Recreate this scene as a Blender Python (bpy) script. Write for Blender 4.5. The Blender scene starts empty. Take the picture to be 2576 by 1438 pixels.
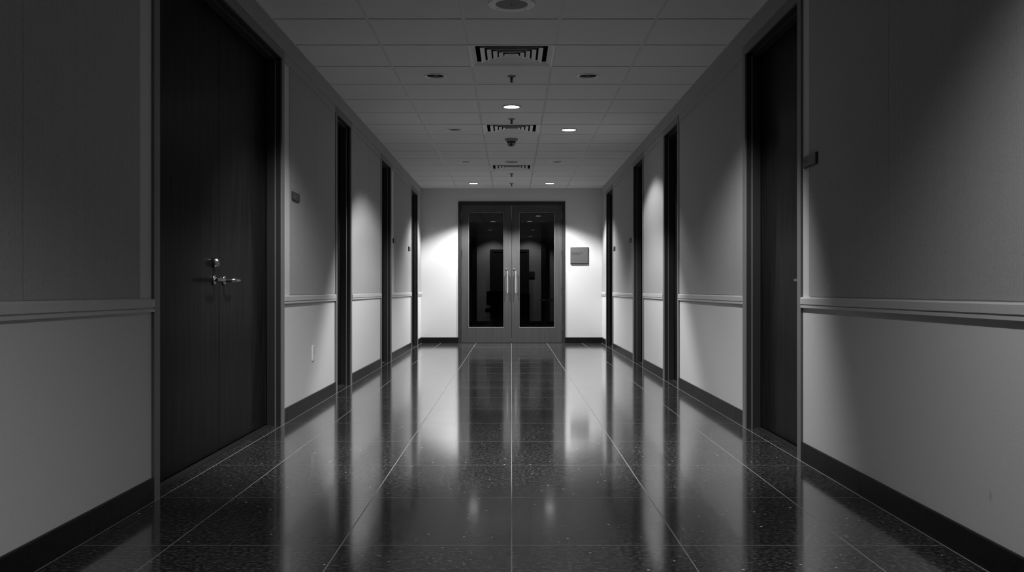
import bpy, bmesh, math, random
from mathutils import Vector, Matrix
random.seed(7)
SC = bpy.context.scene
COL = SC.collection
PI = math.pi

# ------------------------------------------------------------------ dimensions
F = 2337.0              # focal length in px of the 2576 px wide frame
H = 0.882               # camera height
W = 1.508               # half width of the corridor
C = 2.570               # ceiling height
D = 15.457              # far wall
YB = -8.0               # wall behind the camera
FP = 0.012              # how far door frames stand off the wall
OPEN_TOP = 2.393        # door opening height
FRAME_TOP = 2.446

# ------------------------------------------------------------------ materials
def new_mat(name):
    m = bpy.data.materials.new(name); m.use_nodes = True
    nt = m.node_tree
    b = nt.nodes['Principled BSDF']
    return m, nt, b

def g(v): return (v, v, v, 1)

def noise(nt, scale, detail=3, rough=.5, vec=None):
    n = nt.nodes.new('ShaderNodeTexNoise')
    n.inputs['Scale'].default_value = scale
    n.inputs['Detail'].default_value = detail
    n.inputs['Roughness'].default_value = rough
    if vec is not None: nt.links.new(vec, n.inputs['Vector'])
    return n

def coords(nt, scale=(1, 1, 1)):
    tc = nt.nodes.new('ShaderNodeTexCoord')
    mp = nt.nodes.new('ShaderNodeMapping')
    mp.inputs['Scale'].default_value = scale
    nt.links.new(tc.outputs['Object'], mp.inputs['Vector'])
    return mp.outputs['Vector']

def ramp(nt, fac, stops):
    r = nt.nodes.new('ShaderNodeValToRGB')
    e = r.color_ramp.elements
    while len(e) < len(stops): e.new(0.5)
    for k, (p, v) in enumerate(stops):
        e[k].position = p; e[k].color = g(v)
    nt.links.new(fac, r.inputs['Fac'])
    return r

def bump(nt, b, height, strength, dist=.002):
    bp = nt.nodes.new('ShaderNodeBump')
    bp.inputs['Strength'].default_value = strength
    bp.inputs['Distance'].default_value = dist
    nt.links.new(height, bp.inputs['Height'])
    nt.links.new(bp.outputs['Normal'], b.inputs['Normal'])

def simple(name, v, rough=.5, metal=0., spec=.5):
    m, nt, b = new_mat(name)
    b.inputs['Base Color'].default_value = g(v)
    b.inputs['Roughness'].default_value = rough
    b.inputs['Metallic'].default_value = metal
    b.inputs['Specular IOR Level'].default_value = spec
    return m

def textured(name, lo, hi, scale, rough, bstr=.1, stretch=(1, 1, 1), detail=3, spec=.3, bdist=.002):
    m, nt, b = new_mat(name)
    v = coords(nt, stretch)
    n = noise(nt, scale, detail, .6, v)
    r = ramp(nt, n.outputs['Fac'], [(.3, lo), (.7, hi)])
    nt.links.new(r.outputs['Color'], b.inputs['Base Color'])
    b.inputs['Roughness'].default_value = rough
    b.inputs['Specular IOR Level'].default_value = spec
    if bstr: bump(nt, b, n.outputs['Fac'], bstr, bdist)
    return m

M = {}
M['paint'] = textured('wall_paint', .61, .66, 160, .85, .25, spec=.15)
M['end_paint'] = textured('end_wall_paint', .64, .68, 120, .85, .15, spec=.15)
M['trim'] = textured('painted_trim', .50, .54, 200, .55, .04)
M['frame'] = textured('door_frame_paint', .18, .21, 220, .45, .03, spec=.25)
M['jamb'] = textured('shaded_jamb_paint', .024, .030, 220, .5, .03, spec=.2)  # frame paint with the shade of the reveal put into its colour
M['fascia'] = textured('fascia_paint', .36, .40, 120, .7, .05, spec=.2)
M['tile'] = textured('ceiling_tile', .70, .80, 210, .95, .35, spec=.05, detail=4)
M['grid'] = simple('ceiling_grid_metal', .62, .5)
M['wood'] = textured('dark_veneer', .004, .019, 9, .30, .02, (6, 6, .22), detail=6, spec=.02)
M['wood_end'] = textured('grey_stained_veneer', .062, .086, 9, .42, .02, (6, 6, .22), detail=6, spec=.15)
M['end_frame'] = textured('dark_stained_frame', .03, .042, 9, .45, .02, (6, 6, .22), detail=5, spec=.15)
M['steel'] = simple('satin_steel', .55, .24, 1.)
M['brushed'] = simple('brushed_bright_steel', .85, .42, .9)
M['darksteel'] = simple('dark_steel', .22, .28, 1.)
M['bead'] = simple('glazing_bead', .6, .35, .6)
M['black'] = simple('black_gap', .006, .7)
M['plate'] = simple('sign_plate', .055, .45)
M['platedark'] = simple('sign_backer', .02, .5)
M['plategrey'] = simple('directory_face', .10, .4)
M['ink'] = simple('sign_ink', .015, .6)
M['inklight'] = simple('sign_light_ink', .11, .6)
M['white'] = simple('white_plastic', .74, .35)
M['device'] = simple('grey_device_plastic', .22, .45)
M['devdark'] = simple('dark_device_plastic', .03, .25)
M['ring'] = simple('lamp_trim_ring', .9, .3, .4)
M['ringdark'] = simple('lit_lamp_trim', .35, .5)
M['reflector'] = simple('lamp_reflector', .30, .22, 1.)
M['duct'] = simple('duct_black', .02, .8)
M['louver'] = simple('diffuser_enamel', .82, .4)
M['speaker'] = simple('speaker_mesh', .17, .6)
M['grout'] = simple('pale_grout', .24, .55)
M['lobby_wall'] = textured('lobby_wall_paint', .42, .48, 60, .8, .05)
M['lobby_wood'] = textured('lobby_dark_laminate', .02, .03, 20, .4, 0)
M['lobby_top'] = simple('pale_counter_top', .7, .3)
M['upholstery'] = textured('black_upholstery', .012, .02, 200, .8, .1)

# wallcovering: fine vertical ribs
m, nt, b = new_mat('ribbed_wallcovering')
v = coords(nt)
n1 = noise(nt, 140, 4, .65, v)
n2 = noise(nt, 60, 3, .6, coords(nt, (3, 3, .5)))
wv = nt.nodes.new('ShaderNodeTexWave'); wv.wave_type = 'BANDS'; wv.bands_direction = 'Y'
wv.inputs['Scale'].default_value = 26; wv.inputs['Distortion'].default_value = 1.2
wv.inputs['Detail'].default_value = 2; wv.inputs['Detail Scale'].default_value = 2
nt.links.new(v, wv.inputs['Vector'])
mx = nt.nodes.new('ShaderNodeMath'); mx.operation = 'MULTIPLY_ADD'
nt.links.new(wv.outputs['Fac'], mx.inputs[0]); mx.inputs[1].default_value = .22
nt.links.new(n1.outputs['Fac'], mx.inputs[2])
r = ramp(nt, mx.outputs[0], [(.35, .335), (.85, .44)])
nt.links.new(r.outputs['Color'], b.inputs['Base Color'])
b.inputs['Roughness'].default_value = .9
b.inputs['Specular IOR Level'].default_value = .15
bump(nt, b, mx.outputs[0], .35, .002)
M['fabric'] = m

# right wall paint carries a small scuff low on the wall
m, nt, b = new_mat('wall_paint_scuffed')
v = coords(nt)
n = noise(nt, 160, 3, .6, v)
r = ramp(nt, n.outputs['Fac'], [(.3, .61), (.7, .66)])
def scuff(y, z, rad, sy):
    mp = nt.nodes.new('ShaderNodeMapping')
    mp.vector_type = 'POINT'
    mp.inputs['Location'].default_value = (0, -y * sy, -z)
    mp.inputs['Scale'].default_value = (0, sy, 1)
    nt.links.new(v, mp.inputs['Vector'])
    ln = nt.nodes.new('ShaderNodeVectorMath'); ln.operation = 'LENGTH'
    nt.links.new(mp.outputs['Vector'], ln.inputs[0])
    mr = nt.nodes.new('ShaderNodeMapRange')
    mr.inputs['From Min'].default_value = rad * .3; mr.inputs['From Max'].default_value = rad
    nt.links.new(ln.outputs['Value'], mr.inputs['Value'])
    return mr.outputs['Result']
sf = scuff(2.925, .232, .022, 1.6)
mr = nt.nodes.new('ShaderNodeMapRange')
mr.inputs['To Min'].default_value = .78; mr.inputs['To Max'].default_value = 1
nt.links.new(sf, mr.inputs['Value'])
mm = nt.nodes.new('ShaderNodeMix'); mm.data_type = 'RGBA'; mm.blend_type = 'MULTIPLY'
mm.inputs[0].default_value = 1
nt.links.new(r.outputs['Color'], mm.inputs[6]); nt.links.new(mr.outputs['Result'], mm.inputs[7])
nt.links.new(mm.outputs[2], b.inputs['Base Color'])
b.inputs['Roughness'].default_value = .85
b.inputs['Specular IOR Level'].default_value = .15
bump(nt, b, n.outputs['Fac'], .25, .002)
M['paint_scuffed'] = m

# polished granite
def granite(name, rough, fleck, coat=0, gain=1, spec=.5):
    m, nt, b = new_mat(name)
    v = coords(nt)
    a = noise(nt, 62, 6, .7, v)
    ra = ramp(nt, a.outputs['Fac'], [(.36, .008*gain), (.50, .036*gain), (.64, .17*gain)])
    big = noise(nt, 2.2, 2, .5, v)
    rb = ramp(nt, big.outputs['Fac'], [(.3, .75), (.7, 1.2)])
    mu = nt.nodes.new('ShaderNodeMix'); mu.data_type = 'RGBA'; mu.blend_type = 'MULTIPLY'
    mu.inputs[0].default_value = 1
    nt.links.new(ra.outputs['Color'], mu.inputs[6]); nt.links.new(rb.outputs['Color'], mu.inputs[7])
    vo = nt.nodes.new('ShaderNodeTexVoronoi'); vo.inputs['Scale'].default_value = 30
    nt.links.new(v, vo.inputs['Vector'])
    rd = ramp(nt, vo.outputs['Distance'], [(.09, 1), (.17, 0)])
    pick = nt.nodes.new('ShaderNodeSeparateColor')
    nt.links.new(vo.outputs['Color'], pick.inputs[0])
    gt = nt.nodes.new('ShaderNodeMath'); gt.operation = 'GREATER_THAN'; gt.inputs[1].default_value = .86
    nt.links.new(pick.outputs[0], gt.inputs[0])
    ml = nt.nodes.new('ShaderNodeMath'); ml.operation = 'MULTIPLY'
    nt.links.new(rd.outputs['Color'], ml.inputs[0]); nt.links.new(gt.outputs[0], ml.inputs[1])
    ms = nt.nodes.new('ShaderNodeMath'); ms.operation = 'MULTIPLY'
    nt.links.new(ml.outputs[0], ms.inputs[0]); nt.links.new(pick.outputs[1], ms.inputs[1])
    fl = nt.nodes.new('ShaderNodeMix'); fl.data_type = 'RGBA'
    nt.links.new(ms.outputs[0], fl.inputs[0])
    nt.links.new(mu.outputs[2], fl.inputs[6]); fl.inputs[7].default_value = g(fleck)
    nt.links.new(fl.outputs[2], b.inputs['Base Color'])
    rr = noise(nt, 5, 3, .6, v)
    mr = nt.nodes.new('ShaderNodeMapRange')
    mr.inputs['To Min'].default_value = rough * .8; mr.inputs['To Max'].default_value = rough * 1.2
    nt.links.new(rr.outputs['Fac'], mr.inputs['Value'])
    nt.links.new(mr.outputs['Result'], b.inputs['Roughness'])
    b.inputs['IOR'].default_value = 1.5
    b.inputs['Specular IOR Level'].default_value = spec
    if coat:
        b.inputs['Coat Weight'].default_value = coat; b.inputs['Coat Roughness'].default_value = rough*.6
    return m
M['granite'] = granite('polished_black_granite', .13, .8, .5, gain=.8)
M['base'] = textured('dark_stone_baseboard', .006, .016, 30, .32, 0, detail=6, spec=.08)

# clear door glass (thin pane)
m = bpy.data.materials.new('clear_door_glass'); m.use_nodes = True
nt = m.node_tree; nt.nodes.clear()
out = nt.nodes.new('ShaderNodeOutputMaterial')
tr = nt.nodes.new('ShaderNodeBsdfTransparent'); tr.inputs['Color'].default_value = g(.80)
gl = nt.nodes.new('ShaderNodeBsdfGlossy'); gl.inputs['Roughness'].default_value = .0
gl.inputs['Color'].default_value = g(1)
fr = nt.nodes.new('ShaderNodeFresnel'); fr.inputs['IOR'].default_value = 1.5
mix = nt.nodes.new('ShaderNodeMixShader')
nt.links.new(fr.outputs['Fac'], mix.inputs['Fac'])
nt.links.new(tr.outputs[0], mix.inputs[1]); nt.links.new(gl.outputs[0], mix.inputs[2])
nt.links.new(mix.outputs[0], out.inputs['Surface'])
M['glass'] = m

def emit(name, s):
    m = bpy.data.materials.new(name); m.use_nodes = True
    nt = m.node_tree; nt.nodes.clear()
    o = nt.nodes.new('ShaderNodeOutputMaterial'); e = nt.nodes.new('ShaderNodeEmission')
    e.inputs['Strength'].default_value = s; e.inputs['Color'].default_value = g(1)
    nt.links.new(e.outputs[0], o.inputs['Surface'])
    return m
M['lens'] = emit('glowing_lamp_lens', 4.0)
M['lens_mid'] = emit('glowing_mid_lens', 12.0)
M['lens_far'] = emit('glowing_far_lens', 6.0)
M['lens_lobby'] = emit('glowing_lobby_lens', 1.2)

# ------------------------------------------------------------------ mesh builder
class MB:
    def __init__(self): self.v = []; self.f = []; self.mi = []; self.sm = []
    def face(self, pts, mi=0, smooth=False):
        b = len(self.v); self.v += [tuple(p) for p in pts]
        self.f.append(tuple(range(b, b + len(pts)))); self.mi.append(mi); self.sm.append(smooth)
    def raw(self, vs, fs, mi=0, smooth=False):
        b = len(self.v); self.v += [tuple(p) for p in vs]
        for f in fs:
            self.f.append(tuple(b + i for i in f)); self.mi.append(mi); self.sm.append(smooth)
    def box(self, x0, x1, y0, y1, z0, z1, mi=0):
        x0, x1 = min(x0, x1), max(x0, x1); y0, y1 = min(y0, y1), max(y0, y1); z0, z1 = min(z0, z1), max(z0, z1)
        vs = [(x0,y0,z0),(x1,y0,z0),(x1,y1,z0),(x0,y1,z0),(x0,y0,z1),(x1,y0,z1),(x1,y1,z1),(x0,y1,z1)]
        self.raw(vs, [(0,3,2,1),(4,5,6,7),(0,1,5,4),(1,2,6,5),(2,3,7,6),(3,0,4,7)], mi)
    def tube(self, pts, rads, n=16, mi=0, smooth=True, caps=True):
        """round section swept along pts"""
        vs, fs = [], []
        P = [Vector(p) for p in pts]
        up = None
        for i, p in enumerate(P):
            t = (P[min(i+1, len(P)-1)] - P[max(i-1, 0)]).normalized()
            if up is None or abs(up.dot(t)) > .95:
                up = Vector((0,0,1)) if abs(t.z) < .9 else Vector((0,1,0))
            a = t.cross(up).normalized(); c = a.cross(t).normalized(); up = c
            r = rads[i] if isinstance(rads, (list, tuple)) else rads
            for k in range(n):
                w = 2*PI*k/n
                vs.append(p + a*math.cos(w)*r + c*math.sin(w)*r)
        for i in range(len(P)-1):
            for k in range(n):
                k2 = (k+1) % n
                fs.append((i*n+k, i*n+k2, (i+1)*n+k2, (i+1)*n+k))
        self.raw(vs, fs, mi, smooth)
        if caps:
            self.face(vs[:n][::-1], mi); self.face(vs[-n:], mi)
    def lathe(self, prof, n=40, mi=0, axis='z', o=(0,0,0), smooth=True, sign=1):
        """profile of (radius, height) turned about an axis through o"""
        vs, fs = [], []
        for r, h in prof:
            for k in range(n):
                w = 2*PI*k/n; a, c = math.cos(w)*r, math.sin(w)*r
                if axis == 'z': p = (o[0]+a, o[1]+c, o[2]+h)
                elif axis == 'x': p = (o[0]+h*sign, o[1]+a, o[2]+c)
                else: p = (o[0]+a, o[1]+h, o[2]+c)
                vs.append(p)
        for i in range(len(prof)-1):
            for k in range(n):
                k2 = (k+1) % n
                fs.append((i*n+k, i*n+k2, (i+1)*n+k2, (i+1)*n+k))
        self.raw(vs, fs, mi, smooth)
    def disc(self, r, h, n=40, mi=0, axis='z', o=(0,0,0), sign=1):
        pts = []
        for k in range(n):
            w = 2*PI*k/n; a, c = math.cos(w)*r, math.sin(w)*r
            if axis == 'z': pts.append((o[0]+a, o[1]+c, o[2]+h))
            elif axis == 'x': pts.append((o[0]+h*sign, o[1]+a, o[2]+c))
            else: pts.append((o[0]+a, o[1]+h, o[2]+c))
        self.face(pts, mi)
    def extrude_y(self, prof, y0, y1, mi=0):
        """closed (x,z) profile pulled along y"""
        n = len(prof)
        vs = [(x, y0, z) for x, z in prof] + [(x, y1, z) for x, z in prof]
        fs = [(i, (i+1) % n, n+(i+1) % n, n+i) for i in range(n)]
        fs += [tuple(range(n))[::-1], tuple(range(n, 2*n))]
        self.raw(vs, fs, mi)
    def build(self, name, mats, parent=None, loc=(0,0,0), bevel=0, weld=False):
        me = bpy.data.meshes.new(name)
        me.from_pydata(self.v, [], self.f)
        if not isinstance(mats, (list, tuple)): mats = [mats]
        for m in mats: me.materials.append(m)
        for p, mi, s in zip(me.polygons, self.mi, self.sm):
            p.material_index = mi; p.use_smooth = s
        bm = bmesh.new(); bm.from_mesh(me)
        if weld: bmesh.ops.remove_doubles(bm, verts=bm.verts, dist=1e-5)
        bmesh.ops.recalc_face_normals(bm, faces=bm.faces)
        bm.to_mesh(me); bm.free()
        o = bpy.data.objects.new(name, me); COL.objects.link(o)
        o.location = loc
        if parent: o.parent = parent
        if bevel:
            md = o.modifiers.new('edge', 'BEVEL'); md.width = bevel; md.segments = 2
            md.limit_method = 'ANGLE'; md.angle_limit = math.radians(50)
        return o

def empty(name, loc=(0,0,0)):
    o = bpy.data.objects.new(name, None); COL.objects.link(o)
    o.location = loc; o.empty_display_size = .1
    return o

def tag(o, label=None, cat=None, group=None, kind=None):
    if label: o['label'] = label
    if cat: o['category'] = cat
    if group: o['group'] = group
    if kind: o['kind'] = kind
    return o

def dup(o, loc, label=None):
    c = o.copy(); COL.objects.link(c); c.location = loc
    if label: c['label'] = label
    for ch in list(o.children):
        d = ch.copy(); COL.objects.link(d); d.parent = c
        for gch in list(ch.children):
            e = gch.copy(); COL.objects.link(e); e.parent = d
    return c

# ------------------------------------------------------------------ doors along the corridor: (opening near y, opening far y)
FW = .062
LEFT = [(3.953, 6.059), (7.982, 8.653), (10.724, 11.534), (13.955, 14.795)]
RIGHT = [(4.869, 5.956), (8.394, 9.128), (10.642, 11.425), (13.818, 14.680)]
OUT = {-1: [(a-FW, b_+FW) for a, b_ in LEFT], 1: [(a-FW, b_+FW) for a, b_ in RIGHT]}

# ------------------------------------------------------------------ floor
JY = [3.2107 + .736*i for i in range(-16, 17)]
JX = [-1.178, -.590, 0, .586, 1.172]
def floor_mesh():
    mb = MB()
    g2 = .0022
    xs = [(-1.76, 0), (-1.4945, 1), (-1.4895, 0)]
    cuts = [-1.76, -1.4955, -1.4905]
    kinds = [0, 1]
    for x in JX:
        kinds.append(0); cuts.append(x-g2); kinds.append(1); cuts.append(x+g2)
    kinds.append(0); cuts += [1.4905]; kinds.append(1); cuts += [1.4955]; kinds.append(0); cuts += [1.76]
    yc, yk = [YB], []
    for y in JY:
        if y - .0015 <= YB or y + .0015 >= D: continue
        yk.append(0); yc.append(y-.0014); yk.append(1); yc.append(y+.0014)
    yk.append(0); yc.append(D+.15)
    for i in range(len(cuts)-1):
        for j in range(len(yc)-1):
            mi = 1 if (kinds[i] or yk[j]) else 0
            mb.face([(cuts[i], yc[j], 0), (cuts[i+1], yc[j], 0), (cuts[i+1], yc[j+1], 0), (cuts[i], yc[j+1], 0)], mi)
    return mb
o = floor_mesh().build('floor', [M['granite'], M['grout']], weld=True)
tag(o, 'polished black speckled granite floor with pale grout lines', 'floor', kind='structure')

# ------------------------------------------------------------------ side walls
def side_wall(s):
    mb = MB(); mh = MB()
    y = YB
    for a, b_ in OUT[s]:
        mb.box(s*W, s*(W+.25), y, a, 0, 2.80)
        mb.box(s*W, s*(W+.25), a, b_, FRAME_TOP, 2.80)
        y = b_
    mb.box(s*W, s*(W+.25), y, D, 0, 2.80)
    return mb
wl = side_wall(-1).build('wall_left', M['paint'])
tag(wl, 'left corridor wall, pale paint below and ribbed wallcovering above the rail', 'wall', kind='structure')
wr = side_wall(1).build('wall_right', M['paint_scuffed'])
tag(wr, 'right corridor wall, pale paint below and ribbed wallcovering above the rail', 'wall', kind='structure')

# wallcovering panels (children of the walls): (near y, far y)
PT = .004
def z_at(px): return F*W/abs(px-1287)
panels = {-1: [(YB+.1, -1.2), (-1.198, 1.6), (1.602, z_at(54)-.001), (z_at(54)+.001, z_at(350)),
               (z_at(727), z_at(793.5)-.0012), (z_at(793.5)+.0012, OUT[-1][1][0]-.004),
               (OUT[-1][1][1]+.004, z_at(925.5)-.0015), (z_at(925.5)+.0015, OUT[-1][2][0]-.004),
               (z_at(990.5), OUT[-1][3][0]-.004), (OUT[-1][3][1]+.004, D-.004)],
          1: [(YB+.1, -1.2), (-1.198, 1.8), (1.802, z_at(2238)-.001), (z_at(2238)+.001, z_at(2037)),
              (OUT[1][0][1]+.004, z_at(1841)-.0012), (z_at(1841)+.0012, z_at(1767)-.001), (z_at(1767)+.001, OUT[1][1][0]-.004),
              (OUT[1][1][1]+.004, OUT[1][2][0]-.004),
              (OUT[1][2][1]+.004, z_at(1585.4)-.0015), (z_at(1585.4)+.0015, OUT[1][3][0]-.004), (OUT[1][3][1]+.004, D-.004)]}
for s, wall in ((-1, wl), (1, wr)):
    for a, b_ in panels[s]:
        mb = MB(); mb.box(s*(W-PT), s*(W+.0), a, b_, .8505, 2.386)
        mb.build('wallcovering_panel', M['fabric'], wall)

# ------------------------------------------------------------------ trims: chair rails, fascia, baseboards
def between(s):
    y = YB; segs = []
    for a, b_ in OUT[s]:
        segs.append((y, a)); y = b_
    segs.append((y, D))
    return segs
TN = [0]
def trim_name():
    TN[0] += 1
    return 'trim_%d' % TN[0]
def rail_profile(s):
    p = [(0, .845), (.011, .845), (.0155, .838), (.0155, .8095), (.009, .8095), (.009, .8035), (.0135, .8035), (.0135, .791), (0, .791)]
    return [(s*(W-d), z) for d, z in p]
WHERE = {-1: ['in front of the wide double doors', 'between the double doors and the next door', 'between the second and third doors',
              'between the third and fourth doors', 'short piece in the far corner'],
         1: ['in front of the nearest door', 'between the nearest and second doors', 'between the second and third doors',
             'between the third and fourth doors', 'short piece in the far corner']}
SIDE = {-1: 'left', 1: 'right'}
for s in (-1, 1):
    for (a, b_), w in zip(between(s), WHERE[s]):
        mb = MB()
        a2 = a + (.012 if a > YB else 0); b2 = b_ + (.0 if b_ < D else 0)
        mb.extrude_y(rail_profile(s), a2, b2)
        o = mb.build(trim_name(), M['trim'])
        tag(o, 'grooved chair rail on the %s wall, %s' % (SIDE[s], w), 'chair rail', kind='structure', group='chair rails')
    # fascia under the ceiling: continuous upper board and the lower strips between door heads
    mb = MB()
    mb.box(s*(W-.016), s*W, YB, D, 2.449, C)
    for a, b_ in between(s):
        mb.box(s*(W-.0075), s*W, a+.004 if a > YB else a, b_-.004 if b_ < D else b_, 2.389, 2.449)
    o = mb.build(trim_name(), M['fascia'])
    tag(o, 'grey fascia board running under the ceiling along the %s wall' % SIDE[s], 'fascia', kind='structure')
    for (a, b_), w in zip(between(s), WHERE[s]):
        mb = MB()
        cuts = [a] + [y for y in JY if a+.05 < y+.05 < b_-.05] + [b_]
        for k in range(len(cuts)-1):
            g0 = .0012 if k else 0; g1 = .0012 if k < len(cuts)-2 else 0
            y0, y1 = cuts[k]+g0+(.05 if k else 0), cuts[k+1]-g1+(.05 if k < len(cuts)-2 else 0)
            mb.extrude_y([(s*W, 0), (s*(W-FP), 0), (s*(W-FP), .092), (s*(W-FP+.003), .096), (s*W, .096)], y0, y1)
            if g1: mb.box(s*(W-FP+.001), s*W, y1, y1+.0024, 0, .094, 1)
        o = mb.build('baseboard_' + SIDE[s], [M['base'], M['grout']])
        tag(o, 'dark stone baseboard on the %s wall, %s' % (SIDE[s], w), 'baseboard', kind='structure', group='baseboards')

# ------------------------------------------------------------------ door hardware
def lever(parent, s, y, z, dirn, xface):
    """rose, neck and lever arm; dirn = which way along y the arm points"""
    mb = MB()
    x = s*xface
    mb.lathe([(0, .0), (.026, .0), (.026, .008), (.023, .011), (.012, .0115)], 28, 0, 'x', (x, y, z), True, -s)
    mb.tube([(x - s*.008, y, z), (x - s*.045, y, z), (x - s*.056, y + dirn*.006, z), (x - s*.060, y + dirn*.018, z),
             (x - s*.060, y + dirn*.06, z), (x - s*.058, y + dirn*.105, z), (x - s*.054, y + dirn*.118, z)],
            [.0105, .0105, .0115, .0115, .0105, .0095, .0075], 16)
    return mb.build('lever_handle', M['steel'], parent)
def deadbolt(parent, s, y, z, xface):
    mb = MB(); x = s*xface
    mb.lathe([(0, 0), (.027, 0), (.027, .012), (.023, .024), (.019, .026), (.019, .028), (0, .028)], 28, 0, 'x', (x, y, z), True, -s)
    return mb.build('deadbolt', M['steel'], parent)
def hinge(parent, s, y, z, xface):
    mb = MB(); x = s*xface
    mb.tube([(x, y, z-.05), (x, y, z+.05)], .007, 12)
    return mb.build('hinge', M['darksteel'], parent)

XF = W-FP+.100          # face of the recessed leaves
def side_door(n, s, y0, y1, label, kind, leafs, handles, bolts):
    root = tag(empty('door_%d' % n, (0, 0, 0)), label, 'door', kind='structure', group='dark doors along the corridor')
    root.location = (s*W, (y0+y1)/2, 0)
    inv = Vector((-root.location.x, -root.location.y, 0))
    fx0, xs0, xs1, fx1 = W-FP, W-FP+.043, W-FP+.097, W+.16
    mb = MB(); mc = MB()
    # face and outer rabbet, stop, inner part; both jambs then the head
    for (e, o_) in ((y0, y0-FW), (y1, y1+FW)):
        d = 1 if e == y0 else -1
        mc.box(s*fx0, s*(fx0+.010), e, o_, 0, FRAME_TOP)
        mb.box(s*(fx0+.010), s*xs0, e, o_, 0, FRAME_TOP)
        mb.box(s*xs0, s*xs1, e + d*.016, o_, 0, FRAME_TOP)
        mb.box(s*xs1, s*fx1, e, o_, 0, FRAME_TOP)
        mc.box(s*(xs0-.0015), s*(xs0+.0015), e + d*.0165, e, 0, OPEN_TOP-.016)  # pale strip paints in the light caught by the stop edge
    mc.box(s*fx0, s*(fx0+.010), y0, y1, OPEN_TOP, FRAME_TOP)
    mb.box(s*(fx0+.010), s*xs0, y0, y1, OPEN_TOP, FRAME_TOP)
    mb.box(s*xs0, s*xs1, y0+.016, y1-.016, OPEN_TOP-.016, FRAME_TOP)
    mb.box(s*xs1, s*fx1, y0, y1, OPEN_TOP, FRAME_TOP)
    fr = mb.build('door_frame', M['jamb'], root, inv, bevel=.0018)
    mc.build('frame_casing', M['frame'], root, inv)
    lw = (y1-y0)/leafs
    ed = [y0+.003, y1-.003] if leafs == 1 else [y0+.003, handles['seam'], y1-.003]
    lv = []
    for k in range(leafs):
        mb = MB()
        a = ed[k] + (.0025 if k else 0); b_ = ed[k+1] - (.0025 if k < leafs-1 else 0)
        mb.box(s*XF, s*(XF+.044), a, b_, .012, OPEN_TOP-.003)
        lv.append(mb.build('door_leaf', M['wood'], root, inv, bevel=.0015))
    mb = MB(); mb.box(s*(XF+.044), s*(XF+.07), y0, y1, 0, OPEN_TOP)
    mb.box(s*(XF-.04), s*(XF+.05), y0, y1, 0, .0045)
    mb.build('threshold', M['black'], root, inv)
    for k, y, d in handles['levers']: lever(lv[k], s, y, .935, d, XF)
    for k, y, z in bolts: deadbolt(lv[k], s, y, z, XF)
    return root
XP = XF-.03
def zd(px): return F*XF/abs(px-1287)
side_door(1, -1, *LEFT[0], 'wide dark wood double doors with two lever handles on the left wall', 'd', 2,
          {'seam': zd(551), 'levers': [(0, zd(537), -1), (1, zd(562), 1)]}, [(0, zd(537), 1.028)])
side_door(2, -1, *LEFT[1], 'dark recessed door on the left wall just past the double doors', 'd', 1,
          {'levers': [(0, LEFT[1][0]+.07, 1)]}, [])
side_door(3, -1, *LEFT[2], 'third dark recessed door on the left wall, with lock above its handle', 'd', 1,
          {'levers': [(0, LEFT[2][0]+.07, 1)]}, [(0, LEFT[2][0]+.07, 1.03)])
side_door(4, -1, *LEFT[3], 'narrow looking dark door on the left wall nearest the glazed end doors', 'd', 1,
          {'levers': [(0, LEFT[3][0]+.07, 1)]}, [])
side_door(5, 1, *RIGHT[0], 'nearest dark wood door on the right wall, lever handle half hidden by its frame', 'd', 1,
          {'levers': [(0, RIGHT[0][0]+.07, 1)]}, [])
side_door(6, 1, *RIGHT[1], 'second dark recessed door on the right wall, lever handle showing', 'd', 1,
          {'levers': [(0, RIGHT[1][0]+.07, 1)]}, [])
side_door(7, 1, *RIGHT[2], 'third dark recessed door on the right wall, with lock above its handle', 'd', 1,
          {'levers': [(0, RIGHT[2][0]+.07, 1)]}, [(0, RIGHT[2][0]+.07, 1.04)])
side_door(8, 1, *RIGHT[3], 'dark door on the right wall nearest the glazed end doors', 'd', 1,
          {'levers': [(0, RIGHT[3][0]+.07, 1)]}, [])

# ------------------------------------------------------------------ end wall and glazed double doors
K = D/F                                     # metres per pixel on the end wall
def ex(px): return (px-1287)*K
def ez(py): return H + (729-py)*K
EX0, EX1, EZ = ex(1152.8), ex(1421.7), ez(506.5)
mb = MB()
mb.box(-W-.25, EX0, D, D+.15, 0, 2.8); mb.box(EX1, W+.25, D, D+.15, 0, 2.8); mb.box(EX0, EX1, D, D+.15, EZ, 2.8)
we = mb.build('wall_end', M['end_paint'])
tag(we, 'bright end wall around the glazed double doors', 'wall', kind='structure')
for x0, x1, w in ((-W+FP, EX0, 'left'), (EX1, W-FP, 'right')):
    mb = MB(); mb.box(x0, x1, D-FP, D, 0, .093)
    o = mb.build('baseboard_end', M['base'], bevel=.002)
    tag(o, 'dark stone baseboard on the end wall, %s of the glazed doors' % w, 'baseboard', kind='structure', group='baseboards')
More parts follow.
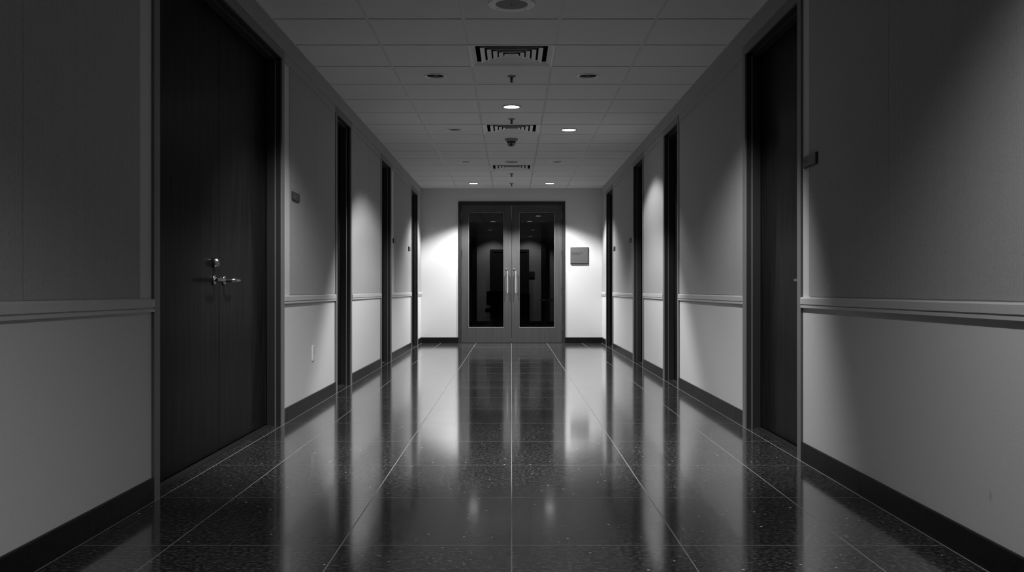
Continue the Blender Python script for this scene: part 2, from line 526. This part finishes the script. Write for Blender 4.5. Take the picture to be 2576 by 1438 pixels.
# thin ledge where wall meets ceiling
root = tag(empty('door_9', (0, D, 0)), 'pair of dark framed glass doors at the end of the corridor', 'door', kind='structure')
inv = Vector((0, -D, 0))
FT = .049
mb = MB()
mb.box(EX0, EX0+FT, D-.018, D+.12, 0, EZ); mb.box(EX1-FT, EX1, D-.018, D+.12, 0, EZ)
mb.box(EX0+FT, EX1-FT, D-.018, D+.12, EZ-FT, EZ)
mb.build('door_frame', M['end_frame'], root, inv, bevel=.002)
YL0, YL1 = D-.006, D+.040
LZ = EZ-FT-.004
def glazed_leaf(x0, x1, gx0, gx1, mir):
    gz0, gz1 = ez(823.5), ez(534.3)
    mb = MB()
    mb.box(x0, gx0, YL0, YL1, .008, LZ); mb.box(gx1, x1, YL0, YL1, .008, LZ)
    mb.box(gx0, gx1, YL0, YL1, .008, gz0); mb.box(gx0, gx1, YL0, YL1, gz1, LZ)
    lf = mb.build('door_leaf', M['wood_end'], root, inv)
    mb = MB()
    t = .007
    mb.box(gx0, gx0+t*.6, YL0+.008, YL0+.02, gz0, gz1); mb.box(gx1-t*.6, gx1, YL0+.008, YL0+.02, gz0, gz1)
    mb.box(gx0, gx1, YL0+.004, YL0+.02, gz0, gz0+t*1.3); mb.box(gx0, gx1, YL0+.008, YL0+.02, gz1-t*.6, gz1)
    mb.build('glazing_bead', M['bead'], lf)
    mb = MB(); mb.box(gx0, gx1, YL0+.020, YL0+.026, gz0, gz1)
    mb.build('glass_pane', M['glass'], lf)
    # pull handle
    hx = ex(1276.6) if mir < 0 else ex(1297.6)
    mb = MB()
    zt, zb = ez(681.5), ez(737)
    yy = YL0-.055
    mb.tube([(hx, YL0, zt-.035), (hx, yy+.012, zt-.035)], .007, 12)
    mb.tube([(hx, YL0, zb+.05), (hx, yy+.012, zb+.05)], .007, 12)
    mb.tube([(hx, yy, zb), (hx, yy, zt)], .0095, 16)
    mb.build('pull_handle', M['brushed'], lf)
    mb = MB(); lx = ex(1273.3) if mir < 0 else ex(1292.9)
    mb.lathe([(0, 0), (.013, 0), (.013, -.008), (.010, -.012), (0, -.012)], 20, 0, 'y', (lx, YL0, ez(676.6)))
    mb.build('lock_cylinder', M['steel'], lf)
    mb = MB(); vx = ex(1274) if mir < 0 else ex(1300)
    mb.lathe([(0, 0), (.006, 0), (.006, -.005), (0, -.007)], 14, 0, 'y', (vx, YL0, ez(524)))
    mb.build('screw_cap', M['steel'], lf)
    hx2 = x0-.003 if mir < 0 else x1+.003
    for py in (542, 637.5, 730, 822.5):
        mb = MB()
        mb.tube([(hx2, YL0-.010, ez(py)-.060), (hx2, YL0-.010, ez(py)+.060)], .0068, 12)
        mb.box(hx2-.012, hx2+.012, YL0-.004, YL0+.004, ez(py)-.058, ez(py)+.058)
        mb.build('hinge', M['darksteel'], lf)
    return lf
l1 = glazed_leaf(EX0+FT+.003, ex(1287)-.003, ex(1179), ex(1267.3), -1)
l2 = glazed_leaf(ex(1287)+.003, EX1-FT-.003, ex(1306.3), ex(1395), 1)
mb = MB()
mb.box(-.0035, .0035, YL0-.001, YL0+.03, ez(552), ez(520)); mb.box(-.0035, .0035, YL0-.001, YL0+.03, ez(857), ez(850))
mb.build('flush_bolt', M['steel'], root, inv)
mb = MB(); mb.box(EX0+FT, EX1-FT, D-.01, D+.06, 0, .006)
mb.build('threshold', M['black'], root, inv)

# ------------------------------------------------------------------ ceiling: tegular tiles, grid, round holes for the devices
CX = [-W+.002, -.9025, -.3015, .3015, .9035, W-.002]
R0 = 5.79; PR = .614
def row_y(i): return R0 + PR*i              # far edge of tile i is row_y(i+0); tile i spans row_y(i-1)..row_y(i)
def cen(i): return row_y(i) - PR/2          # centre of tile i
def colc(c): return (CX[c]+CX[c+1])/2
HOLES = {}                                   # (col,row) -> radius
LAMP_R = .078
pairs_on = [-1, -5]; pairs_off = [3, 11]
for i in (-10, -6, -1, 3, 7, 11, 15):
    HOLES[(1, i)] = LAMP_R; HOLES[(3, i)] = LAMP_R
HOLES[(2, 5)] = LAMP_R
DIFF = [2, 7, 12]
GAP = .011
mb = MB()
imin = int((YB-R0)/PR)-1
for i in range(imin, 17):
    y0, y1 = max(row_y(i-1), YB), min(row_y(i), D)
    if y1 - y0 < .03: continue
    for c in range(5):
        if c == 2 and i in DIFF: continue
        x0 = CX[c] + (GAP if c else .0); x1 = CX[c+1] - (GAP if c < 4 else 0)
        a = y0 + (GAP if y0 > YB else 0); b_ = y1 - (GAP if y1 < D else 0)
        r = HOLES.get((c, i))
        zt = C + .012
        if r:
            n = 40; cx, cy = colc(c), cen(i)
            ci, sq = [], []
            for k in range(n):
                w = 2*PI*(k+.5)/n; ca, sa = math.cos(w), math.sin(w)
                ci.append((cx+ca*r, cy+sa*r, C))
                t = min(((x1-cx) if ca > 0 else (cx-x0))/max(abs(ca), 1e-6), ((b_-cy) if sa > 0 else (cy-a))/max(abs(sa), 1e-6))
                sq.append((cx+ca*t, cy+sa*t, C))
            for k in range(n):
                k2 = (k+1) % n
                mb.face([ci[k], ci[k2], sq[k2], sq[k]])
            for X, Y, qk in ((x0, a, 5), (x1, a, 5), (x0, b_, 5), (x1, b_, 5)):
                # fill the corner left by the angular sampling
                best = sorted(range(n), key=lambda k: (sq[k][0]-X)**2 + (sq[k][1]-Y)**2)[:2]
                mb.face([sq[best[0]], (X, Y, C), sq[best[1]]])
            for (p, q) in (((x0,a),(x1,a)), ((x1,a),(x1,b_)), ((x1,b_),(x0,b_)), ((x0,b_),(x0,a))):
                mb.face([(p[0],p[1],C), (q[0],q[1],C), (q[0],q[1],zt), (p[0],p[1],zt)])
        else:
            mb.raw([(x0,a,C),(x1,a,C),(x1,b_,C),(x0,b_,C),(x0,a,zt),(x1,a,zt),(x1,b_,zt),(x0,b_,zt)],
                   [(0,3,2,1),(0,1,5,4),(1,2,6,5),(2,3,7,6),(3,0,4,7)])
ceil = mb.build('ceiling', M['tile'], weld=False)
tag(ceil, 'suspended ceiling of square mineral tiles in a metal grid', 'ceiling', kind='structure')
mb = MB()
zb, zt = C+.0065, C+.03
for c in range(1, 5):
    mb.box(CX[c]-.014, CX[c]+.014, YB, D, zb, zt)
    mb.box(CX[c]-.0125, CX[c]-.0035, YB, D, zb-.0035, zb); mb.box(CX[c]+.0035, CX[c]+.0125, YB, D, zb-.0035, zb)
for i in range(imin, 16):
    y = row_y(i)
    if YB < y < D:
        for c in range(5):
            mb.box(CX[c]+(.014 if c else 0), CX[c+1]-(.014 if c < 4 else 0), y-.014, y+.014, zb, zt)
for s in (-1, 1): mb.box(s*W, s*(W-.022), YB, D, C-.004, C)
mb.box(-W, W, D-.020, D, C-.003, C)
mb.build('ceiling_grid', M['grid'], ceil)
# deck above the tiles
mb = MB(); mb.box(-W-.25, W+.25, YB-.2, D+.15, 2.80, 2.86)
mb.build('ceiling_deck', M['duct'], ceil)
mb = MB(); mb.box(-W-.25, W+.25, YB-.2, YB, 0, 2.8)
o = mb.build('wall_back', M['paint']); tag(o, 'plain wall closing the corridor behind the viewer', 'wall', kind='structure')

# ------------------------------------------------------------------ ceiling devices
def spot(parent, power, half=57, blend=.28, tilt=0, turn=0, loc=(0, 0, -.012)):
    l = bpy.data.lights.new('lamp_beam', 'SPOT')
    l.energy = power; l.spot_size = math.radians(2*half); l.spot_blend = blend; l.shadow_soft_size = .06
    o = bpy.data.objects.new('lamp_beam', l); COL.objects.link(o); o.parent = parent; o.location = loc; o.rotation_euler = (math.radians(tilt), 0, math.radians(turn))
    return o
def downlight(x, y, lit, label, group, power=0, half=57, blend=.28, z=C, lens='lens', tilt=0, turn=0):
    r = empty('downlight', (x, y, z))
    tag(r, label, 'ceiling light', group)
    R = LAMP_R
    mb = MB()
    mb.lathe([(R+.008, .0005), (R+.008, -.003), (R+.005, -.007), (R, -.0085), (R-.005, -.006), (R-.008, 0), (R-.008, .004)], 48)
    mb.build('trim_ring', M['ringdark' if lit else 'ring'], r)
    if lit:
        mb = MB(); mb.lathe([(R-.006, .002), (R-.006, .05), (0, .05)], 48); mb.build('housing', M['duct'], r)
        mb = MB(); mb.disc(R-.004, -.003, 48); mb.build('lens', M[lens], r)
        if power: spot(r, power, half, blend, tilt, turn)
    else:
        mb = MB(); mb.lathe([(R-.007, .003), (R-.014, .06), (R-.03, .115), (.02, .13), (0, .13)], 48)
        mb.build('reflector', M['reflector'], r)
        mb = MB(); mb.lathe([(.0, .055), (.012, .056), (.022, .066), (.026, .085), (.02, .12), (.012, .129)], 24)
        mb.build('lamp', M['devdark'], r)
    return r

P_FAR, P_RIGHT, P_MID, P_NEAR, P_FRONT, P_BACK = 370, 128, 330, 275, 185, 2
downlight(colc(2), cen(5), True, 'lit round downlight in the middle row of tiles', 'lit downlights', P_MID, 58, .3, tilt=18, lens='lens_mid', turn=14)
downlight(colc(3), cen(7), True, 'lit round downlight right of the second air vent', 'lit downlights', P_RIGHT, 63, .25, lens='lens_mid')
downlight(colc(1), cen(15), True, 'lit round downlight close to the end wall, left one of the pair', 'lit downlights', P_FAR, 62, .40, lens='lens_far', tilt=-7)
downlight(colc(3), cen(15), True, 'lit round downlight close to the end wall, right one of the pair', 'lit downlights', P_FAR, 62, .40, lens='lens_far', tilt=-7)
downlight(colc(1), cen(-1), True, 'lit round downlight on the left, above the picture, before the nearest speaker', 'lit downlights', P_NEAR, 49, .60, tilt=23)
downlight(colc(3), cen(-1), True, 'lit round downlight on the right, above the picture, before the nearest speaker', 'lit downlights', P_NEAR, 49, .60, tilt=23)
downlight(colc(3), cen(-6), True, 'lit round downlight over the right side close overhead, above the picture', 'lit downlights', P_FRONT, 64, .8)
downlight(colc(1), cen(-10), True, 'lit round downlight over the left side behind the viewer', 'lit downlights', P_BACK, 60, .3)
downlight(colc(3), cen(-10), True, 'lit round downlight over the right side behind the viewer', 'lit downlights', P_BACK, 60, .3)
downlight(colc(1), cen(-6), False, 'unlit downlight over the left side close overhead, above the picture', 'unlit downlights')
downlight(colc(1), cen(3), False, 'unlit recessed downlight in the nearest pair, left of the nearest sprinkler', 'unlit downlights')
downlight(colc(3), cen(3), False, 'unlit recessed downlight in the nearest pair, right of the nearest sprinkler', 'unlit downlights')
downlight(colc(1), cen(7), False, 'unlit recessed downlight left of the second air vent', 'unlit downlights')
downlight(colc(1), cen(11), False, 'small unlit downlight left of the far ceiling speaker', 'unlit downlights')
downlight(colc(3), cen(11), False, 'small unlit downlight right of the far ceiling speaker', 'unlit downlights')

def diffuser(i, label):
    y0, y1 = row_y(i-1)+.004, row_y(i)-.004
    cx, cy = 0, (y0+y1)/2
    hs = (y1-y0)/2
    hx = .298
    r = empty('air_vent', (cx, cy, C)); tag(r, label, 'air vent', 'square ceiling air vents')
    mb = MB()
    def ring(a0, z0, a1, z1, mi=0, t=.0):
        q0 = [(-a0, -a0, z0), (a0, -a0, z0), (a0, a0, z0), (-a0, a0, z0)]
        q1 = [(-a1, -a1, z1), (a1, -a1, z1), (a1, a1, z1), (-a1, a1, z1)]
        for k in range(4):
            k2 = (k+1) % 4
            mb.face([q0[k], q0[k2], q1[k2], q1[k]], mi)
    # flat rim with a turned-up throat
    ring(hs, -.002, hs-.014, -.002); ring(hs-.014, -.002, hs-.046, .024); ring(hs, -.002, hs, .02)
    mb.build('rim', M['louver'], r)
    for k, a in enumerate((.222, .175, .132, .091, .051)):
        mb = MB()
        d = .028
        ring(a, .002, a-.003, .002); ring(a, .002, a-d, .019); ring(a-.003, .002, a-d-.002, .019)
        mb.build('louver_ring', M['louver'], r)
    mb = MB(); mb.box(-hs+.005, hs-.005, -hs+.005, hs-.005, .12, .125)
    for q in ((-1,0),(1,0),(0,-1),(0,1)):
        if q[0]: mb.box(q[0]*(hs-.03), q[0]*(hs-.025), -hs+.005, hs-.005, .02, .125)
        else: mb.box(-hs+.005, hs-.005, q[1]*(hs-.03), q[1]*(hs-.025), .02, .125)
    mb.build('duct_box', M['duct'], r)
    return r
diffuser(2, 'large square louvred air vent in front of the nearest pair of unlit lights')
diffuser(7, 'square louvred air vent between the lit and unlit lights, second of three')
diffuser(12, 'furthest and smallest looking square air vent, beyond the far speaker')

def sprinkler(i, label):
    r = empty('ceiling_sprinkler', (0, cen(i)+.01, C)); tag(r, label, 'sprinkler', 'ceiling sprinklers')
    mb = MB(); mb.lathe([(.034, 0), (.034, -.003), (.026, -.009), (.013, -.011), (.012, -.004)], 28); mb.build('escutcheon', M['device'], r)
    mb = MB()
    mb.lathe([(.010, -.008), (.010, -.024), (.007, -.026), (.0045, -.030), (.0045, -.046)], 18)
    mb.tube([(-.009, 0, -.022), (-.011, 0, -.034), (-.002, 0, -.047)], .0025, 8)
    mb.tube([(.009, 0, -.022), (.011, 0, -.034), (.002, 0, -.047)], .0025, 8)
    mb.build('body', M['devdark'], r)
    mb = MB(); mb.lathe([(0, -.046), (.014, -.046), (.015, -.049), (0, -.050)], 24); mb.build('deflector', M['devdark'], r)
    return r
s0 = sprinkler(3, 'nearest ceiling sprinkler head, between the pair of unlit lights')
dup(s0, (0, cen(6), C), 'ceiling sprinkler head just in front of the second air vent')
dup(s0, (0, cen(13)+.02, C), 'ceiling sprinkler head just beyond the furthest air vent')
dup(s0, (0, cen(15), C), 'furthest ceiling sprinkler head, between the two lit lights at the end wall')

r = empty('dome_camera', (-.004, cen(8)-.01, C)); tag(r, 'grey security dome camera hanging below the second air vent', 'security camera')
mb = MB(); mb.lathe([(.074, 0), (.074, -.012), (.070, -.016), (.062, -.018), (.062, -.026), (.050, -.030)], 40); mb.build('mount_plate', M['device'], r)
mb = MB(); mb.lathe([(.050, -.028), (.048, -.050), (.046, -.052)], 40); mb.build('collar', M['devdark'], r)
mb = MB(); mb.lathe([(.046, -.050), (.043, -.066), (.034, -.078), (.020, -.086), (0, -.089)], 40); mb.build('housing', M['device'], r)
mb = MB(); mb.tube([(0, -.028, -.066), (-.002, -.044, -.070)], [.017, .015], 20); mb.build('camera_lens', M['devdark'], r)

def speaker(i, ro, ri, label):
    r = empty('ceiling_speaker', (0, cen(i), C)); tag(r, label, 'ceiling speaker', 'round ceiling speakers')
    mb = MB(); mb.lathe([(ro, 0), (ro, -.004), (ro-.004, -.007), (ri+.004, -.006), (ri, -.003)], 56); mb.build('rim', M['louver'], r)
    mb = MB(); mb.lathe([(ri+.001, -.0035), (ri*.6, -.005), (.004, -.0055), (0, -.0055)], 56); mb.build('speaker_grille', M['speaker'], r)
    mb = MB(); mb.lathe([(.005, -.005), (.0045, -.008), (0, -.009)], 14); mb.build('screw', M['devdark'], r)
    for k in range(4):
        w = PI/2*k+.8; mb = MB(); q = (ro+ri)/2
        mb.lathe([(.0035, -.006), (.003, -.0075), (0, -.008)], 10, o=(math.cos(w)*q, math.sin(w)*q, 0)); mb.build('screw', M['device'], r)
    return r
speaker(0, .140, .094, 'large round ceiling speaker cut off by the top edge of the picture')
speaker(11, .128, .085, 'far round ceiling speaker between the small unlit downlights')

# ------------------------------------------------------------------ wall signs, outlet, directory
def room_sign(s, yc, zc, label):
    r = empty('room_sign', (s*(W-PT*0), yc, zc)); tag(r, label, 'door sign', 'room signs beside the doors')
    mb = MB(); mb.box(0, -s*.009, -.105, .105, -.030, .030); mb.build('back_plate', M['platedark'], r, bevel=.001)
    mb = MB(); mb.box(-s*.009, -s*.017, -.104, .092, -.026, .026); mb.build('face_plate', M['plate'], r, bevel=.001)
    mb = MB(); n = 9
    for k in range(n):
        y = s*(.084 - k*.0076)
        mb.box(-s*.017, -s*.0176, y-.0028, y+.0028, -.006, .006 if k % 3 else .008)
    mb.build('lettering', M['inklight'], r)
    return r
room_sign(-1, 6.455, 1.528, 'small dark room sign on the left wall just past the double doors')
room_sign(1, 4.665, 1.532, 'dark room sign on the right wall in front of the nearest door')
room_sign(-1, 11.88, 1.508, 'small room sign on the left wall just past the third door')
room_sign(1, 11.775, 1.508, 'small room sign on the right wall just past the third door')
room_sign(-1, 13.62, 1.487, 'small room sign on the left wall before the door nearest the end')
room_sign(1, 13.58, 1.487, 'small room sign on the right wall before the door nearest the end')

r = empty('wall_outlet', (-W, 7.04, .405)); tag(r, 'white power outlet low on the left wall past the double doors', 'power outlet')
mb = MB(); mb.box(0, .009, -.036, .036, -.058, .058); mb.build('cover_plate', M['white'], r, bevel=.0025)
for z in (-.021, .021):
    mb = MB(); mb.box(.009, .0115, -.017, .017, z-.014, z+.014); sk = mb.build('socket', M['white'], r, bevel=.002)
    mb = MB(); mb.box(.0115, .0118, -.009, -.006, z-.003, z+.006); mb.box(.0115, .0118, .006, .009, z-.003, z+.006); mb.build('slot', M['ink'], sk)
mb = MB(); mb.lathe([(.004, .0), (.003, .0015), (0, .002)], 12, 0, 'x', (.009, 0, 0)); mb.build('screw', M['device'], r)

x0, x1, z0, z1 = ex(1434.8), ex(1480.8), ez(664.2), ez(621.6)
r = empty('directory_sign', ((x0+x1)/2, D, (z0+z1)/2)); tag(r, 'square grey wall sign with two short lines of dark text, right of the glass doors', 'wall sign')
hw, hh = (x1-x0)/2, (z1-z0)/2
mb = MB(); mb.box(-hw, hw, -.012, 0, -hh, hh); mb.build('back_plate', M['plate'], r, bevel=.002)
mb = MB(); mb.box(-hw+.006, hw-.014, -.026, -.012, -hh+.017, hh-.010); mb.build('face_plate', M['plategrey'], r, bevel=.0015)
mb = MB()
for zc, wid in ((.046, [4, 3, 5, 3, 4]), (.022, [5, 7, 4])):
    x = -hw+.018
    for wlen in wid:
        for k in range(wlen):
            mb.box(x, x+.0062, -.0265, -.026, zc-.0055, zc+.0055 + (.002 if k == 0 else 0)); x += .0088
        x += .006 if len(wid) == 5 else .001
mb.build('lettering', M['ink'], r)
mb = MB(); mb.box(-hw+.006, hw-.014, -.028, -.012, -hh+.014, -hh+.017); mb.build('lower_edge', M['inklight'], r)

# ------------------------------------------------------------------ lobby behind the glass
LY = 23.35
LWD = 2.1
mb = MB(); mb.face([(-LWD-.1, D+.15, 0), (LWD+.1, D+.15, 0), (LWD+.1, LY+.1, 0), (-LWD-.1, LY+.1, 0)])
o = mb.build('floor_lobby', M['granite']); tag(o, 'dark polished floor of the room behind the glass doors', 'floor', kind='structure')
for s in (-1, 1):
    mb = MB(); mb.box(s*LWD, s*(LWD+.1), D+.15, LY, 0, 2.8)
    o = mb.build('wall_lobby_' + SIDE[s], M['lobby_wall']); tag(o, 'dim %s wall of the room behind the glass doors' % SIDE[s], 'wall', kind='structure')
    mb = MB(); mb.box(s*(W+.25), s*(LWD+.1), D+.13, D+.15, 0, 2.8)
    mb.build('wall_return', M['lobby_wall'], o)
mb = MB(); mb.box(-LWD-.1, LWD+.1, LY, LY+.1, 0, 2.8)
o = mb.build('wall_lobby_end', M['lobby_wall']); tag(o, 'dim far wall of the room behind the glass doors', 'wall', kind='structure')
mb = MB(); mb.box(-LWD, LWD, LY-.012, LY, 0, .1); o = mb.build('baseboard_lobby', M['base']); tag(o, 'dark baseboard of the room behind the glass doors', 'baseboard', kind='structure')
mb = MB(); mb.face([(-LWD-.1, D+.15, C), (LWD+.1, D+.15, C), (LWD+.1, LY+.1, C), (-LWD-.1, LY+.1, C)])
cl = mb.build('ceiling_lobby', M['tile']); tag(cl, 'tiled ceiling of the room behind the glass doors', 'ceiling', kind='structure')
mb = MB()
for x in (-1.18, -.69, -.21, .21, .69, 1.18): mb.box(x-.012, x+.012, D+.15, LY, C-.004, C+.002)
for k in range(12): mb.box(-LWD, LWD, 16.2+.61*k-.01, 16.2+.61*k+.01, C-.0035, C+.002)
mb.build('ceiling_grid', M['black'], cl)
mb = MB(); mb.box(-LWD-.1, LWD+.1, D+.15, LY+.1, 2.80, 2.86); mb.build('ceiling_deck', M['duct'], cl)

r = empty('reception_counter', (-.03, 19.2, 0)); tag(r, 'dark reception counter standing behind the glass doors', 'counter')
mb = MB(); mb.box(-.36, .14, -.25, .25, 0, .83); mb.build('body', M['lobby_wood'], r)
mb = MB(); mb.box(.14, .40, -.22, .3, 0, .80); mb.build('side_cabinet', M['lobby_wood'], r)
mb = MB(); mb.box(-.38, .30, -.28, .28, .86, .90); mb.box(-.36, .28, -.25, .25, .83, .86); mb.build('counter_top', M['lobby_top'], r, bevel=.004)

r = empty('office_chair', (-.29, 18.0, 0)); tag(r, 'dark swivel chair seen through the left glass pane', 'chair')
mb = MB(); mb.box(-.22, .22, -.2, .22, .45, .53); mb.build('seat', M['upholstery'], r, bevel=.03)
mb = MB(); mb.box(-.2, .2, .17, .24, .58, .86); mb.build('backrest', M['upholstery'], r, bevel=.03)
mb = MB(); mb.tube([(0, .0, .06), (0, 0, .46)], .025, 14); mb.tube([(0, .1, .47), (0, .24, .5), (0, .24, .65)], .018, 10); mb.build('column', M['devdark'], r)
for k in range(5):
    w = 2*PI*k/5; mb = MB()
    mb.tube([(0, 0, .1), (math.cos(w)*.27, math.sin(w)*.27, .075)], [.022, .014], 10); lg = mb.build('leg', M['devdark'], r)
    mb = MB(); mb.tube([(math.cos(w)*.27-.015, math.sin(w)*.27, .03), (math.cos(w)*.27+.015, math.sin(w)*.27, .03)], .03, 16); mb.build('caster', M['devdark'], lg)

r = empty('side_table', (.86, 18.0, 0)); tag(r, 'small table with a pale top seen through the right glass pane', 'table')
mb = MB(); mb.box(-.30, .30, -.25, .25, .672, .70); mb.build('tabletop', M['lobby_top'], r, bevel=.003)
for sx in (-1, 1):
    for sy in (-1, 1):
        mb = MB(); mb.box(sx*.25-.02, sx*.25+.02, sy*.2-.02, sy*.2+.02, 0, .672); mb.build('leg', M['lobby_wood'], r)

r = empty('lobby_sign', (.492, LY, 1.27)); tag(r, 'small dark square plaque seen through the right glass pane', 'wall sign')
mb = MB(); mb.box(-.085, .085, -.02, 0, -.075, .075); mb.build('back_plate', M['platedark'], r, bevel=.002)
mb = MB(); mb.box(-.075, .075, -.024, -.02, -.065, .065); mb.build('face_plate', M['plate'], r)
downlight(-.46, 22.85, True, 'dim lit ceiling light seen through the left glass pane', 'lobby lights', 24, 50, .5, C, 'lens_lobby')
downlight(.44, 22.85, True, 'dim lit ceiling light seen through the right glass pane', 'lobby lights', 24, 50, .5, C, 'lens_lobby')

root = tag(empty('door_10', (-.05, LY, 0)), 'dark closed door at the back of the room behind the glass doors', 'door', kind='structure')
mb = MB(); mb.box(-.43, .43, -.03, 0, 0, 1.84); mb.build('door_leaf', M['lobby_wood'], root, bevel=.003)
mb = MB(); mb.box(-.49, -.43, -.05, 0, 0, 1.9); mb.box(.43, .49, -.05, 0, 0, 1.9); mb.box(-.43, .43, -.05, 0, 1.84, 1.9); mb.build('door_frame', M['jamb'], root)
for x in (-.93, .80):
    mb = MB(); mb.box(x-.06, x+.06, LY-.1, LY, 0, C)
    o = mb.build(trim_name(), M['lobby_wood']); tag(o, 'dark upright strip on the back wall behind the %s glass pane' % ('left' if x < 0 else 'right'), 'trim', kind='structure')

# ------------------------------------------------------------------ world, camera, view
w = bpy.data.worlds.new('World'); SC.world = w; w.use_nodes = True
w.node_tree.nodes['Background'].inputs['Color'].default_value = g(0)
cam = bpy.data.cameras.new('Camera'); co = bpy.data.objects.new('Camera', cam); COL.objects.link(co)
cam.sensor_width = 36; cam.sensor_fit = 'HORIZONTAL'; cam.lens = 36*F/2576
cam.shift_x = 1/2576; cam.shift_y = 10/2576
cam.clip_start = .05; cam.clip_end = 100
co.location = (0, 0, H); co.rotation_euler = (PI/2, 0, 0)
SC.camera = co
vs = SC.view_settings
vs.view_transform = 'Standard'; vs.look = 'None'; vs.exposure = 0; vs.gamma = 1; vs.use_curve_mapping = False
